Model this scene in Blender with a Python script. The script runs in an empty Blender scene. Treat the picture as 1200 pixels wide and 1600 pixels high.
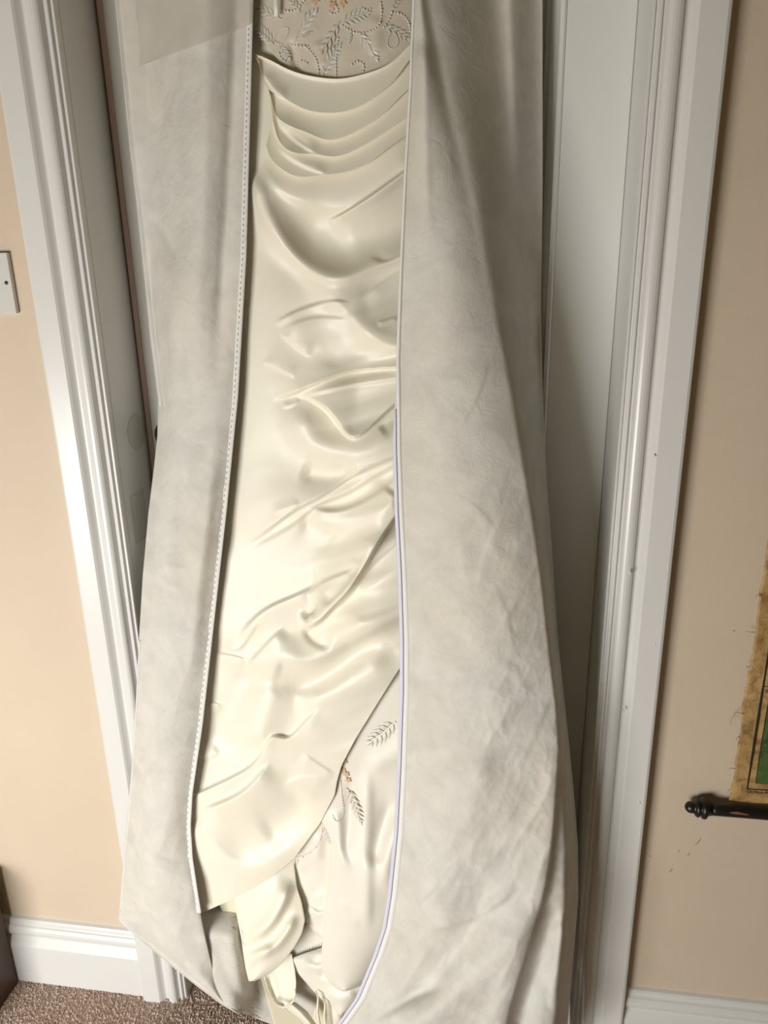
import bpy, math, random
import numpy as np
from mathutils import Vector, Matrix

random.seed(7)
RNG = np.random.default_rng(11)
SC = bpy.context.scene
COL = SC.collection

# ------------------------------------------------------------------ camera
YAW, PITCH, ROLL, CAM_D, CAM_H, FPX = 0.15200679, 0.31179665, -0.01987992, 1.07071477, 1.40267045, 1155.0
_f = np.array([-math.sin(YAW)*math.cos(PITCH), math.cos(YAW)*math.cos(PITCH), -math.sin(PITCH)])
_r0 = np.array([math.cos(YAW), math.sin(YAW), 0.0]); _u0 = np.cross(_r0, _f)
CR = _r0*math.cos(ROLL)+_u0*math.sin(ROLL); CU = -_r0*math.sin(ROLL)+_u0*math.cos(ROLL)
cam_data = bpy.data.cameras.new('camera'); cam = bpy.data.objects.new('camera', cam_data); COL.objects.link(cam)
cam_data.sensor_fit = 'VERTICAL'; cam_data.sensor_height = 36.0; cam_data.sensor_width = 27.0
cam_data.lens = FPX/1600*36.0; cam_data.clip_start = 0.02
m = Matrix.Identity(4)
for i in range(3):
    m[i][0] = CR[i]; m[i][1] = CU[i]; m[i][2] = -_f[i]
m[0][3], m[1][3], m[2][3] = 0.0, -CAM_D, CAM_H
cam.matrix_world = m
SC.camera = cam

# ------------------------------------------------------------------ light
world = bpy.data.worlds.new('world'); SC.world = world; world.use_nodes = True
bg = world.node_tree.nodes['Background']; bg.inputs[0].default_value = (0.75, 0.85, 1.0, 1); bg.inputs[1].default_value = 0.25

def area_light(name, loc, target, sx, sy, power, color):
    d = bpy.data.lights.new(name, 'AREA'); d.shape = 'RECTANGLE'; d.size = sx; d.size_y = sy
    d.energy = power; d.color = color
    o = bpy.data.objects.new(name, d); COL.objects.link(o); o.location = loc
    o.rotation_euler = (Vector(target)-Vector(loc)).to_track_quat('-Z', 'Y').to_euler()
    return o
# daylight of the low window behind the camera, to its left: sky light falls inwards and down
area_light('window_daylight', (-1.22, -1.93, 0.56), (-0.90, -0.30, 0.05), 0.95, 0.80, 55.0, (0.985, 0.985, 0.955))

vs = SC.view_settings
SC.display_settings.display_device = 'sRGB'
vs.view_transform = 'Standard'; vs.look = 'None'; vs.gamma = 1.0; vs.use_curve_mapping = False
vs.exposure = -0.15
SC.cycles.use_denoising = True
SC.cycles.max_bounces = 8; SC.cycles.diffuse_bounces = 5

# ------------------------------------------------------------------ helpers
def P(px, py, dep):
    """point seen at a pixel of the photograph, standing dep metres in front of the wall plane"""
    px = np.asarray(px, float); py = np.asarray(py, float); dep = np.asarray(dep, float)
    px, py, dep = np.broadcast_arrays(px, py, dep)
    D = _f[None, :] + CR[None, :]*((px.ravel()-600)/FPX)[:, None] - CU[None, :]*((py.ravel()-800)/FPX)[:, None]
    t = (CAM_D-dep.ravel())/D[:, 1]
    pos = np.array([0, -CAM_D, CAM_H])[None, :] + D*t[:, None]
    return pos.reshape(px.shape+(3,))

def P1(px, py, dep):
    return Vector(P([px], [py], [dep])[0])

def tag(o, label=None, cat=None, group=None, kind=None):
    if label: o['label'] = label
    if cat: o['category'] = cat
    if group: o['group'] = group
    if kind: o['kind'] = kind
    return o

def empty(name, loc, label, cat):
    o = bpy.data.objects.new(name, None); COL.objects.link(o); o.location = loc; o.empty_display_size = 0.1
    return tag(o, label, cat)

def link(name, me, mat, parent=None, smooth=True):
    o = bpy.data.objects.new(name, me); COL.objects.link(o)
    if mat is not None and len(me.materials) == 0: me.materials.append(mat)
    if smooth:
        me.polygons.foreach_set('use_smooth', [True]*len(me.polygons))
    if parent is not None:
        o.parent = parent
        o.matrix_parent_inverse = Matrix.Translation(-Vector(parent.location)) if parent.parent is None else Matrix.Identity(4)
    return o

def adopt(child, parent):
    """parent keeping the world place (all meshes are built in world coordinates)"""
    child.parent = parent
    base = Vector((0, 0, 0)); p = parent
    if p.type == 'EMPTY': base = Vector(p.location)
    child.matrix_parent_inverse = Matrix.Translation(-base)
    return child

def mesh(name, verts, faces):
    me = bpy.data.meshes.new(name); me.from_pydata([tuple(v) for v in verts], [], faces); me.update()
    return me

def obj(name, verts, faces, mat, parent=None, smooth=False):
    me = mesh(name, verts, faces); me.materials.append(mat)
    o = bpy.data.objects.new(name, me); COL.objects.link(o)
    if smooth: me.polygons.foreach_set('use_smooth', [True]*len(me.polygons))
    if parent is not None: adopt(o, parent)
    return o

def grid_mesh(name, pts, mat, parent=None, solid=0.0):
    n, k, _ = pts.shape
    me = bpy.data.meshes.new(name)
    idx = np.arange(n*k).reshape(n, k)
    q = np.stack([idx[:-1, :-1], idx[1:, :-1], idx[1:, 1:], idx[:-1, 1:]], -1).reshape(-1, 4)
    me.vertices.add(n*k); me.vertices.foreach_set('co', pts.reshape(-1).astype(np.float32))
    me.loops.add(q.size); me.loops.foreach_set('vertex_index', q.reshape(-1).astype(np.int32))
    me.polygons.add(len(q)); me.polygons.foreach_set('loop_start', np.arange(0, q.size, 4, dtype=np.int32))
    me.polygons.foreach_set('use_smooth', np.ones(len(q), dtype=bool))
    me.update(calc_edges=True); me.validate()
    me.materials.append(mat)
    o = bpy.data.objects.new(name, me); COL.objects.link(o)
    if parent is not None: adopt(o, parent)
    if solid:
        md = o.modifiers.new('cloth_thickness', 'SOLIDIFY'); md.thickness = solid; md.offset = -1 if solid > 0 else 1
    return o

def box_data(x0, x1, y0, y1, z0, z1):
    v = [(x, y, z) for z in (z0, z1) for y in (y0, y1) for x in (x0, x1)]
    f = [(0, 2, 3, 1), (4, 5, 7, 6), (0, 1, 5, 4), (2, 6, 7, 3), (0, 4, 6, 2), (1, 3, 7, 5)]
    return v, f

def box(name, b, mat, parent=None, bevel=0.0):
    o = obj(name, *box_data(*b), mat, parent)
    if bevel:
        md = o.modifiers.new('edge', 'BEVEL'); md.width = bevel; md.segments = 2
    return o

def extrude_profile(name, prof, axis, a, b, mat, parent=None, mapf=None):
    """prof: list of (p,q); swept from a to b; mapf(p,q,t)->xyz; closed polygon prism"""
    n = len(prof); v = [mapf(p, q, a) for p, q in prof]+[mapf(p, q, b) for p, q in prof]
    f = [(i, (i+1) % n, n+(i+1) % n, n+i) for i in range(n)]
    f += [tuple(range(n-1, -1, -1)), tuple(range(n, 2*n))]
    o = obj(name, v, f, mat, parent)
    import bmesh
    bm = bmesh.new(); bm.from_mesh(o.data); bmesh.ops.recalc_face_normals(bm, faces=bm.faces); bm.to_mesh(o.data); bm.free()
    return o

def spline1(xs, ys, x):
    """natural cubic spline, ys (n,...) """
    xs = np.asarray(xs, float); ys = np.asarray(ys, float); x = np.asarray(x, float); n = len(xs)
    if n == 2: return ys[0]+(ys[1]-ys[0])*((x-xs[0])/(xs[1]-xs[0]))
    h = np.diff(xs); A = np.zeros((n, n)); B = np.zeros(n); A[0, 0] = A[-1, -1] = 1
    for i in range(1, n-1):
        A[i, i-1] = h[i-1]; A[i, i] = 2*(h[i-1]+h[i]); A[i, i+1] = h[i]
        B[i] = 6*((ys[i+1]-ys[i])/h[i]-(ys[i]-ys[i-1])/h[i-1])
    M = np.linalg.solve(A, B)
    k = np.clip(np.searchsorted(xs, x)-1, 0, n-2); hk = h[k]
    xx = np.clip(x, xs[0], xs[-1]); a = (xs[k+1]-xx)/hk; b = (xx-xs[k])/hk
    return a*ys[k]+b*ys[k+1]+((a**3-a)*M[k]+(b**3-b)*M[k+1])*hk**2/6

def field(ys, ss, table):
    T = np.asarray(table, float)
    def fn(X, Y, S):
        yr = Y[:, 0]
        cols = np.stack([spline1(ys, T[:, j], yr) for j in range(T.shape[1])], 1)
        out = np.empty_like(X)
        for i in range(X.shape[0]):
            out[i] = spline1(ss, cols[i], S[i])
        return out
    return fn

def curve_x(pts, y, k=9):
    pts = sorted(pts, key=lambda p: p[1]); xs = np.array([p[0] for p in pts], float); yy = np.array([p[1] for p in pts], float)
    g = np.arange(yy[0]-40, yy[-1]+41, 1.0)
    v = np.interp(g, yy, xs)
    v = np.where(g < yy[0], xs[0]+(g-yy[0])*(xs[1]-xs[0])/(yy[1]-yy[0]), v)
    v = np.where(g > yy[-1], xs[-1]+(g-yy[-1])*(xs[-1]-xs[-2])/(yy[-1]-yy[-2]), v)
    w = np.hanning(2*k+3)[1:-1]; w /= w.sum()
    v = np.convolve(np.pad(v, k, mode='edge'), w, 'valid')
    return np.interp(y, g, v)

def smooth_poly(pts, sub=6):
    p = np.asarray(pts, float)
    if len(p) < 3: return p
    d = np.r_[0, np.cumsum(np.hypot(*np.diff(p, axis=0).T))]
    t = np.linspace(0, d[-1], (len(p)-1)*sub+1)
    return np.stack([spline1(d, p[:, 0], t), spline1(d, p[:, 1], t)], 1)

def blur2(A, sig):
    r = max(1, int(3*sig)); kk = np.exp(-0.5*(np.arange(-r, r+1)/sig)**2); kk /= kk.sum()
    f = lambda v: np.convolve(np.pad(v, r, mode='edge'), kk, 'valid')
    return np.apply_along_axis(f, 0, np.apply_along_axis(f, 1, A))

def strokes_height(X, Y, strokes, sig=4.0, gain=1.0):
    H = np.zeros_like(X)
    for st in strokes:
        pts, amp, wa, wb = st[:4]; ta, tb = (st[4] if len(st) > 4 else (0.25, 0.25))
        q = smooth_poly(pts); R = 2.6*max(wa, wb)
        msk = (X > q[:, 0].min()-R) & (X < q[:, 0].max()+R) & (Y > q[:, 1].min()-R) & (Y < q[:, 1].max()+R)
        if not msk.any(): continue
        rr = np.where(msk.any(1))[0]; cc = np.where(msk.any(0))[0]; sl = (slice(rr[0], rr[-1]+1), slice(cc[0], cc[-1]+1))
        x = X[sl]; y = Y[sl]; best = np.full(x.shape, 1e9); sg = np.zeros(x.shape); tt = np.zeros(x.shape)
        L = np.r_[0, np.cumsum(np.hypot(*np.diff(q, axis=0).T))]; tot = L[-1]
        for i in range(len(q)-1):
            ax, ay = q[i]; dx, dy = q[i+1]-q[i]; l2 = dx*dx+dy*dy
            u = np.clip(((x-ax)*dx+(y-ay)*dy)/l2, 0, 1)
            ex = x-(ax+u*dx); ey = y-(ay+u*dy); d2 = ex*ex+ey*ey
            b = d2 < best
            best = np.where(b, d2, best); sg = np.where(b, dx*(y-ay)-dy*(x-ax), sg)
            tt = np.where(b, (L[i]+u*(L[i+1]-L[i]))/tot, tt)
        d = np.sqrt(best); w = np.where(sg > 0, wb, wa)
        e = np.ones_like(d)
        if ta: q1 = np.clip(tt/ta, 0, 1); e = e*q1*q1*(3-2*q1)
        if tb: q1 = np.clip((1-tt)/tb, 0, 1); e = e*q1*q1*(3-2*q1)
        h = amp*gain*np.exp(-(d/w)**2)*e
        if sig > 0:      # crisp at the crease, soft cloth away from it
            W = np.where(w < 9, 1.0, np.exp(-(np.maximum(d-7, 0)/9)**2)); W = blur2(W, 1.0)
            h = blur2(h, sig)*(1-W)+h*W
        H[sl] += h
    return H

_lat = RNG.random((256, 256))
def vnoise(X, Y):
    xi = np.floor(X).astype(int); yi = np.floor(Y).astype(int); fx = X-xi; fy = Y-yi
    fx = fx*fx*fx*(fx*(6*fx-15)+10); fy = fy*fy*fy*(fy*(6*fy-15)+10)
    g = lambda a, b: _lat[a % 256, b % 256]
    return (g(xi, yi)*(1-fx)+g(xi+1, yi)*fx)*(1-fy)+(g(xi, yi+1)*(1-fx)+g(xi+1, yi+1)*fx)*fy-0.5
def crumple(X, Y, sc, ang=0.6, stretch=1.7):
    c, s = math.cos(ang), math.sin(ang)
    U = (X*c+Y*s)/sc; V = (-X*s+Y*c)/sc/stretch
    U2 = U+0.7*vnoise(U*0.7+9, V*0.7); V2 = V+0.7*vnoise(U*0.7, V*0.7+31)
    return (0.5-2*np.abs(vnoise(U2, V2)))*0.5+(0.5-2*np.abs(vnoise(U2*2.1+7, V2*2.1)))*0.25+vnoise(U*.5+3, V*.5)*0.6

class Sheet:
    pass

def sheet(name, Lp, Rp, y0, y1, dep, step, mat, parent, strokes=(), extra=None, wrapL=0.0, wrapR=0.0, solid=0.0, k=9, shiftL=5, shiftR=5, gain=1.0, limit=None):
    n = int((y1-y0)/step)+1
    ys = np.linspace(y0, y1, n)
    L = curve_x(Lp, ys, k); R = np.maximum(curve_x(Rp, ys, k), L+0.5)
    ncol = max(6, int((R-L).max()/step))
    s = np.linspace(0, 1, ncol)
    S = np.repeat(s[None, :], n, 0); X = L[:, None]+(R-L)[:, None]*S; Y = np.repeat(ys[:, None], ncol, 1)
    D = dep(X, Y, S)
    if strokes: D = D+strokes_height(X, Y, strokes, gain=gain)
    if extra is not None: D = D+extra(X, Y, S)
    if limit is not None:
        lim = limit(X, Y); over = D-lim+.006
        D = np.where(over > 0, lim-.006+.006*(1-np.exp(-np.maximum(over, 0)/.006)), D)
    if wrapL:
        if isinstance(wrapL, tuple): wrapL = np.interp(ys, *wrapL)[:, None]
        t = np.linspace(1, 1/8, 8)
        X = np.hstack([X[:, :1]+shiftL*t[None, :]**2, X]); D = np.hstack([D[:, :1]-wrapL*t[None, :], D]); Y = np.hstack([Y[:, :8], Y])
    if wrapR:
        t = np.linspace(1/8, 1, 8)
        X = np.hstack([X, X[:, -1:]-shiftR*t[None, :]**2]); D = np.hstack([D, D[:, -1:]-wrapR*t[None, :]]); Y = np.hstack([Y, Y[:, :8]])
    pts = P(X, Y, D)
    o = grid_mesh(name, pts, mat, parent, solid)
    sh = Sheet(); sh.o = o; sh.X = X; sh.Y = Y; sh.D = D
    c0 = 8 if np.any(wrapL) else 0
    def depth_at(x, y):
        i = int(np.clip(round((y-y0)/(y1-y0)*(n-1)), 0, n-1))
        return float(np.interp(x, sh.X[i, c0:], sh.D[i, c0:]))
    sh.at = depth_at
    return sh

def tube_data(points, rad, seg=6, cap=True):
    pts = [Vector(p) for p in points]; n = len(pts); V = []; F = []
    rad = rad if hasattr(rad, '__len__') else [rad]*n
    prev = None
    for i, p in enumerate(pts):
        t = (pts[min(i+1, n-1)]-pts[max(i-1, 0)]).normalized()
        a = Vector((0, 1, 0)) if prev is None else prev
        a = (a-t*a.dot(t))
        if a.length < 1e-6: a = Vector((1, 0, 0))-t*t.x
        a.normalize(); prev = a; b = t.cross(a)
        for j in range(seg):
            an = 2*math.pi*j/seg; V.append(p+(a*math.cos(an)+b*math.sin(an))*rad[i])
    for i in range(n-1):
        for j in range(seg):
            F.append((i*seg+j, i*seg+(j+1) % seg, (i+1)*seg+(j+1) % seg, (i+1)*seg+j))
    if cap:
        F.append(tuple(range(seg-1, -1, -1))); F.append(tuple(range((n-1)*seg, n*seg)))
    return V, F

def merge(parts):
    V = []; F = []
    for v, f in parts:
        o = len(V); V += list(v); F += [tuple(i+o for i in q) for q in f]
    return V, F

def octa(c, r):
    """small faceted ball"""
    V = []; F = []
    for a in (-0.72, 0.0, 0.72):
        z = math.sin(a*math.pi/2*0.9); q = math.cos(a*math.pi/2*0.9)
        for j in range(6): V.append((c[0]+r*q*math.cos(j*math.pi/3), c[1]+r*z, c[2]+r*q*math.sin(j*math.pi/3)))
    V.append((c[0], c[1]-r, c[2])); V.append((c[0], c[1]+r, c[2]))
    for j in range(6):
        k = (j+1) % 6
        for b in (0, 6): F.append((b+j, b+k, b+6+k, b+6+j))
        F.append((18, k, j)); F.append((19, 12+j, 12+k))
    return V, F

# ------------------------------------------------------------------ materials
def lin(r, g, b):
    c = lambda v: (v/255/12.92) if v/255 <= 0.04045 else ((v/255+0.055)/1.055)**2.4
    return (c(r), c(g), c(b), 1)

def new_mat(name):
    mt = bpy.data.materials.new(name); mt.use_nodes = True
    nt = mt.node_tree; b = nt.nodes['Principled BSDF']
    return mt, nt, b

def noise_node(nt, scale, detail=3.0, rough=0.55, stretch=None, coord='Object', distortion=0.0):
    tc = nt.nodes.new('ShaderNodeTexCoord'); n = nt.nodes.new('ShaderNodeTexNoise')
    n.inputs['Scale'].default_value = scale; n.inputs['Detail'].default_value = detail; n.inputs['Roughness'].default_value = rough
    n.inputs['Distortion'].default_value = distortion
    if stretch:
        mp = nt.nodes.new('ShaderNodeMapping'); mp.inputs['Scale'].default_value = stretch
        nt.links.new(tc.outputs[coord], mp.inputs['Vector']); nt.links.new(mp.outputs[0], n.inputs['Vector'])
    else: nt.links.new(tc.outputs[coord], n.inputs['Vector'])
    return n

def ramp(nt, src, stops):
    r = nt.nodes.new('ShaderNodeValToRGB'); nt.links.new(src, r.inputs[0])
    e = r.color_ramp.elements
    while len(e) < len(stops): e.new(0.5)
    for i, (p, c) in enumerate(stops): e[i].position = p; e[i].color = c
    return r

def add_bump(nt, b, srcs):
    prev = None
    for out, strength, dist in srcs:
        bm = nt.nodes.new('ShaderNodeBump'); bm.inputs['Strength'].default_value = strength; bm.inputs['Distance'].default_value = dist
        nt.links.new(out, bm.inputs['Height'])
        if prev: nt.links.new(prev.outputs[0], bm.inputs['Normal'])
        prev = bm
    nt.links.new(prev.outputs[0], b.inputs['Normal'])

def simple(name, c, rough=0.5, spec=0.5, var=0.0, vscale=20.0, bump=0.0, bscale=200.0, bdist=0.001, stretch=None, sheen=0.0):
    mt, nt, b = new_mat(name)
    b.inputs['Roughness'].default_value = rough; b.inputs['Specular IOR Level'].default_value = spec
    if sheen: b.inputs['Sheen Weight'].default_value = sheen
    if var:
        n = noise_node(nt, vscale, 4.0, stretch=stretch)
        lo = tuple(max(0, v*(1-var)) for v in c[:3])+(1,); hi = tuple(min(1, v*(1+var)) for v in c[:3])+(1,)
        r = ramp(nt, n.outputs['Fac'], [(0.3, lo), (0.7, hi)]); nt.links.new(r.outputs[0], b.inputs['Base Color'])
    else:
        n = noise_node(nt, 8.0); r = ramp(nt, n.outputs['Fac'], [(0.3, tuple(v*.985 for v in c[:3])+(1,)), (0.7, c)]); nt.links.new(r.outputs[0], b.inputs['Base Color'])
    if bump:
        n2 = noise_node(nt, bscale, 3.0, stretch=stretch); add_bump(nt, b, [(n2.outputs['Fac'], bump, bdist)])
    return mt

M = {}
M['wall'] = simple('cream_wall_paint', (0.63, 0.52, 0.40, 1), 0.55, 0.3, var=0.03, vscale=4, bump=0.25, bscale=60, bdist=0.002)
M['gloss'] = simple('white_gloss_paint', (0.72, 0.71, 0.69, 1), 0.28, 0.5, bump=0.22, bscale=45, bdist=0.0012, stretch=(1, 1, 0.12))
M['door'] = simple('door_gloss_paint', (0.77, 0.765, 0.73, 1), 0.3, 0.5, bump=0.2, bscale=60, bdist=0.001, stretch=(1, 1, 0.08))
M['pink'] = simple('pinkish_edge', (0.62, 0.47, 0.45, 1), 0.6)  # pinkish tone of the thin strip at the door edge
M['dim'] = simple('bounce_cutting_olive', (0.28, 0.26, 0.16, 1), 0.8, 0.2, var=.1)  # made-up olive for the unseen walls, to cut and tint bounce light
M['ceiling'] = simple('bounce_cutting_ceiling', (0.33, 0.31, 0.19, 1), 0.8, 0.2)  # unseen ceiling, tone darkened to keep bounce off the top
M['darkgap'] = simple('painted_gap_shade', (0.10, 0.055, 0.03, 1), 0.8, 0.2)  # dark brown standing in for the shade inside the door gap

def satin(name, c):
    mt, nt, b = new_mat(name)
    b.inputs['Roughness'].default_value = 0.45; b.inputs['Specular IOR Level'].default_value = 0.62
    n = noise_node(nt, 7.0, 3.0)
    r = ramp(nt, n.outputs['Fac'], [(0.3, tuple(v*0.97 for v in c[:3])+(1,)), (0.7, c)]); nt.links.new(r.outputs[0], b.inputs['Base Color'])
    n1 = noise_node(nt, 26, 4.0, 0.5, distortion=0.4); n2 = noise_node(nt, 900, 1.0, stretch=(1, 1, 0.3))
    add_bump(nt, b, [(n1.outputs['Fac'], 0.08, 0.003), (n2.outputs['Fac'], 0.05, 0.0003)])
    return mt
M['satin'] = satin('ivory_satin', (0.86, 0.815, 0.685, 1))
M['satin_pale'] = satin('ivory_satin_underskirt', (0.83, 0.79, 0.69, 1))
M['lining_and_shade'] = simple('cream_lining_and_gold_shade', (0.75, 0.69, 0.53, 1), 0.6, 0.3, bump=0.2, bscale=60)  # hem lining, and painted golden shade for the inside of the train

def bagcloth(name, c, dirty):
    mt, nt, b = new_mat(name)
    b.inputs['Roughness'].default_value = 0.75; b.inputs['Specular IOR Level'].default_value = 0.25
    n = noise_node(nt, 22.0, 5.0, 0.6, distortion=0.5); n3 = noise_node(nt, 5.0, 3.0)
    r = ramp(nt, n.outputs['Fac'], [(0.3, tuple(v*(1-dirty) for v in c[:3])+(1,)), (0.65, c)])
    r3 = ramp(nt, n3.outputs['Fac'], [(0.4, (1, 1, 1, 1)), (0.75, (1.0, 0.955, 0.90, 1))])
    mx = nt.nodes.new('ShaderNodeMix'); mx.data_type = 'RGBA'; mx.blend_type = 'MULTIPLY'; mx.inputs[0].default_value = 1.0
    nt.links.new(r.outputs[0], mx.inputs[6]); nt.links.new(r3.outputs[0], mx.inputs[7]); nt.links.new(mx.outputs[2], b.inputs['Base Color'])
    n1 = noise_node(nt, 38, 5.0, 0.6, distortion=0.8); n2 = noise_node(nt, 700, 2.0, 0.6)
    add_bump(nt, b, [(n1.outputs['Fac'], 0.35, 0.004), (n2.outputs['Fac'], 0.25, 0.0005)])
    tr = nt.nodes.new('ShaderNodeBsdfTranslucent'); tr.inputs[0].default_value = c
    ms = nt.nodes.new('ShaderNodeMixShader'); ms.inputs[0].default_value = 0.14
    out = nt.nodes['Material Output']
    nt.links.new(b.outputs[0], ms.inputs[1]); nt.links.new(tr.outputs[0], ms.inputs[2]); nt.links.new(ms.outputs[0], out.inputs[0])
    return mt
M['bag'] = bagcloth('nonwoven_bag_cloth', (0.77, 0.75, 0.70, 1), 0.15)
M['tape'] = simple('white_binding_tape', (0.80, 0.79, 0.76, 1), 0.7, 0.2, bump=0.5, bscale=500, bdist=0.0006)
M['zip'] = simple('lavender_zip_coil', (0.66, 0.65, 0.78, 1), 0.45, 0.4)
M['thread'] = simple('white_thread', (0.80, 0.79, 0.76, 1), 0.6, 0.3)

# ------------------------------------------------------------------ the room
XL, XR = -0.5895, 0.174           # door opening
def struct(o): return tag(o, kind='structure')
JD = 0.104                         # door face lies this far behind the wall plane
WT = 0.16
struct(box('floor', (-2.3, 1.7, -2.3, 0.5, -0.05, 0.0), simple('brown_carpet', (0.56, 0.43, 0.35, 1), 0.95, 0.1, var=0.35, vscale=260, bump=0.9, bscale=420, bdist=0.004)))
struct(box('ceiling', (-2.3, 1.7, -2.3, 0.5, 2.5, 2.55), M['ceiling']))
struct(box('wall_front_left', (-2.3, XL-0.02, 0.0, WT, 0.0, 2.5), M['wall']))
struct(box('wall_front_right', (XR+0.02, 1.7, 0.0, WT, 0.0, 2.5), M['wall']))
struct(box('wall_front_above_door', (XL-0.02, XR+0.02, 0.0, WT, 2.03, 2.5), M['wall']))
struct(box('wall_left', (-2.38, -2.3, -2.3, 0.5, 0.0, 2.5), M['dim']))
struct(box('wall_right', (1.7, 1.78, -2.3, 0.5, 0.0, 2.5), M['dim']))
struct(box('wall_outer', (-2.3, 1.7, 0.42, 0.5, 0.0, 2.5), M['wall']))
# the wall behind the camera, with the window the daylight comes through
WX0, WX1, WZ0, WZ1 = -1.72, -0.72, 0.10, 1.02
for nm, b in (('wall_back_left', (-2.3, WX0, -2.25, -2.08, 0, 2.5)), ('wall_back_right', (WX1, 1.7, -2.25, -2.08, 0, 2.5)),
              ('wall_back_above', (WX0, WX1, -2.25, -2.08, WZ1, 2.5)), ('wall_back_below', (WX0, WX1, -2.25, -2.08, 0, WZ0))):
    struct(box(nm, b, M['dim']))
wfr = struct(obj('window_1', *merge([box_data(WX0, WX0+.05, -2.23, -2.16, WZ0, WZ1), box_data(WX1-.05, WX1, -2.23, -2.16, WZ0, WZ1),
      box_data(WX0+.05, WX1-.05, -2.23, -2.16, WZ0, WZ0+.05), box_data(WX0+.05, WX1-.05, -2.23, -2.16, WZ1-.05, WZ1)]), M['gloss']))

# jambs
jambL = struct(box('trim_1', (XL-0.02, XL, 0.001, WT, 0.0, 2.03), M['gloss']))
jambR = struct(box('trim_2', (XR, XR+0.02, 0.001, WT, 0.0, 2.03), M['gloss']))
struct(box('trim_3', (XL, XR, 0.001, WT, 2.0, 2.03), M['gloss']))

# architraves: thick outer flat, bevel, cove, bead, two fillets
AW = 0.0865
prof = [(0, 0), (0, .026), (.0015, .0285), (.005, .030), (.036, .029), (.039, .0265), (.0435, .0205), (.0455, .0185), (.048, .0180), (.0505, .0195)]
for i in range(9):
    a = math.pi*(1-i/8); prof.append((.0610+.0095*math.cos(a), .0190+.0068*math.sin(a)))
prof += [(.0715, .0165), (.0720, .0130), (.0750, .0130), (.0755, .0155), (.0775, .0160), (.0795, .0155), (.0800, .0100), (.0830, .0100), (.0833, .0118), (.0855, .0118), (AW, .010), (AW, 0)]
aL = struct(extrude_profile('trim_4', prof, 'z', 0.0, 2.11, M['gloss'], mapf=lambda p, q, t: (XL-AW+p, -q, t)))
aR = struct(extrude_profile('trim_5', prof, 'z', 0.0, 2.11, M['gloss'], mapf=lambda p, q, t: (XR+AW-p, -q, t)))
struct(extrude_profile('trim_6', prof, 'x', XL-AW, XR+AW, M['gloss'], mapf=lambda p, q, t: (t, -q, 2.115+AW-p)))

# skirting boards
sk = [(0, 0), (.020, 0), (.021, .004), (.021, .099), (.0195, .102), (.0125, .1165), (.0118, .1185), (.0135, .121), (.0160, .125), (.0172, .131), (.0165, .137), (.0135, .1425),
      (.0110, .1445), (.0095, .1465), (.0085, .152), (.0060, .1555), (.0, .1575)]
struct(extrude_profile('baseboard_left', sk, 'x', -2.3, XL-AW, M['gloss'], mapf=lambda p, q, t: (t, -p, q)))
struct(extrude_profile('baseboard_right', sk, 'x', XR+AW, 1.7, M['gloss'], mapf=lambda p, q, t: (t, -p, q)))

# the door: stiles, rails, recessed panels with moulded surrounds
door = tag(bpy.data.objects.new('door_1', None), kind='structure'); COL.objects.link(door); door.location = (XL, JD, 0)
DL, DR = XL+0.010, XR-0.0003
ST = 0.092
def slab(name, b, bev=0.0015): return box(name, b, M['door'], door, bev)
slab('stile', (DL, DL+ST, JD, JD+.040, .008, 1.995)); slab('stile', (DR-ST, DR, JD, JD+.040, .008, 1.995))
xm0, xm1 = (DL+DR)/2-.05, (DL+DR)/2+.05
slab('rail', (DL+ST, DR-ST, JD, JD+.040, .008, .21)); slab('rail', (DL+ST, DR-ST, JD, JD+.040, 1.88, 1.995)); slab('rail', (DL+ST, DR-ST, JD, JD+.040, .70, .85))
slab('muntin', (xm0, xm1, JD, JD+.040, .21, .70)); slab('muntin', (xm0, xm1, JD, JD+.040, .85, 1.88))
for (z0, z1) in ((.21, .70), (.85, 1.88)):
    for (x0, x1) in ((DL+ST, xm0), (xm1, DR-ST)):
        slab('panel', (x0, x1, JD+.016, JD+.030, z0, z1), 0)
        mp = [(0, .016), (0, -.001), (.003, -.003), (.008, -.002), (.010, .002), (.014, .004), (.019, .007), (.021, .010), (.026, .012), (.027, .016)]
        for sgn, xa in ((1, x0), (-1, x1)):
            extrude_profile('panel_moulding', mp, 'z', z0, z1, M['door'], door, mapf=lambda p, q, t: (xa+sgn*p, JD+q, t))
        for sgn, za in ((1, z0), (-1, z1)):
            extrude_profile('panel_moulding', mp, 'x', x0+.027, x1-.027, M['door'], door, mapf=lambda p, q, t: (t, JD+q, za+sgn*p))
# pinkish edge strip, and a dark strip painted for the shade in the gap
box('door_edge_strip', (XL+0.004, DL+0.001, JD-.004, JD+.02, .008, 1.995), M['pink'], door)
box('gap_shade_strip', (XL+0.0002, XL+0.004, JD+.004, JD+.03, .008, 1.995), M['darkgap'], door)
h0 = P1(911, 1383, -JD)
hinge = box('hinge', (h0.x-.0055, h0.x+.0055, JD-.004, JD+.004, h0.z-.021, h0.z+.021), simple('dull_brown_hinge', (0.16, 0.125, 0.09, 1), 0.5, 0.4), door, .0008)
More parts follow.
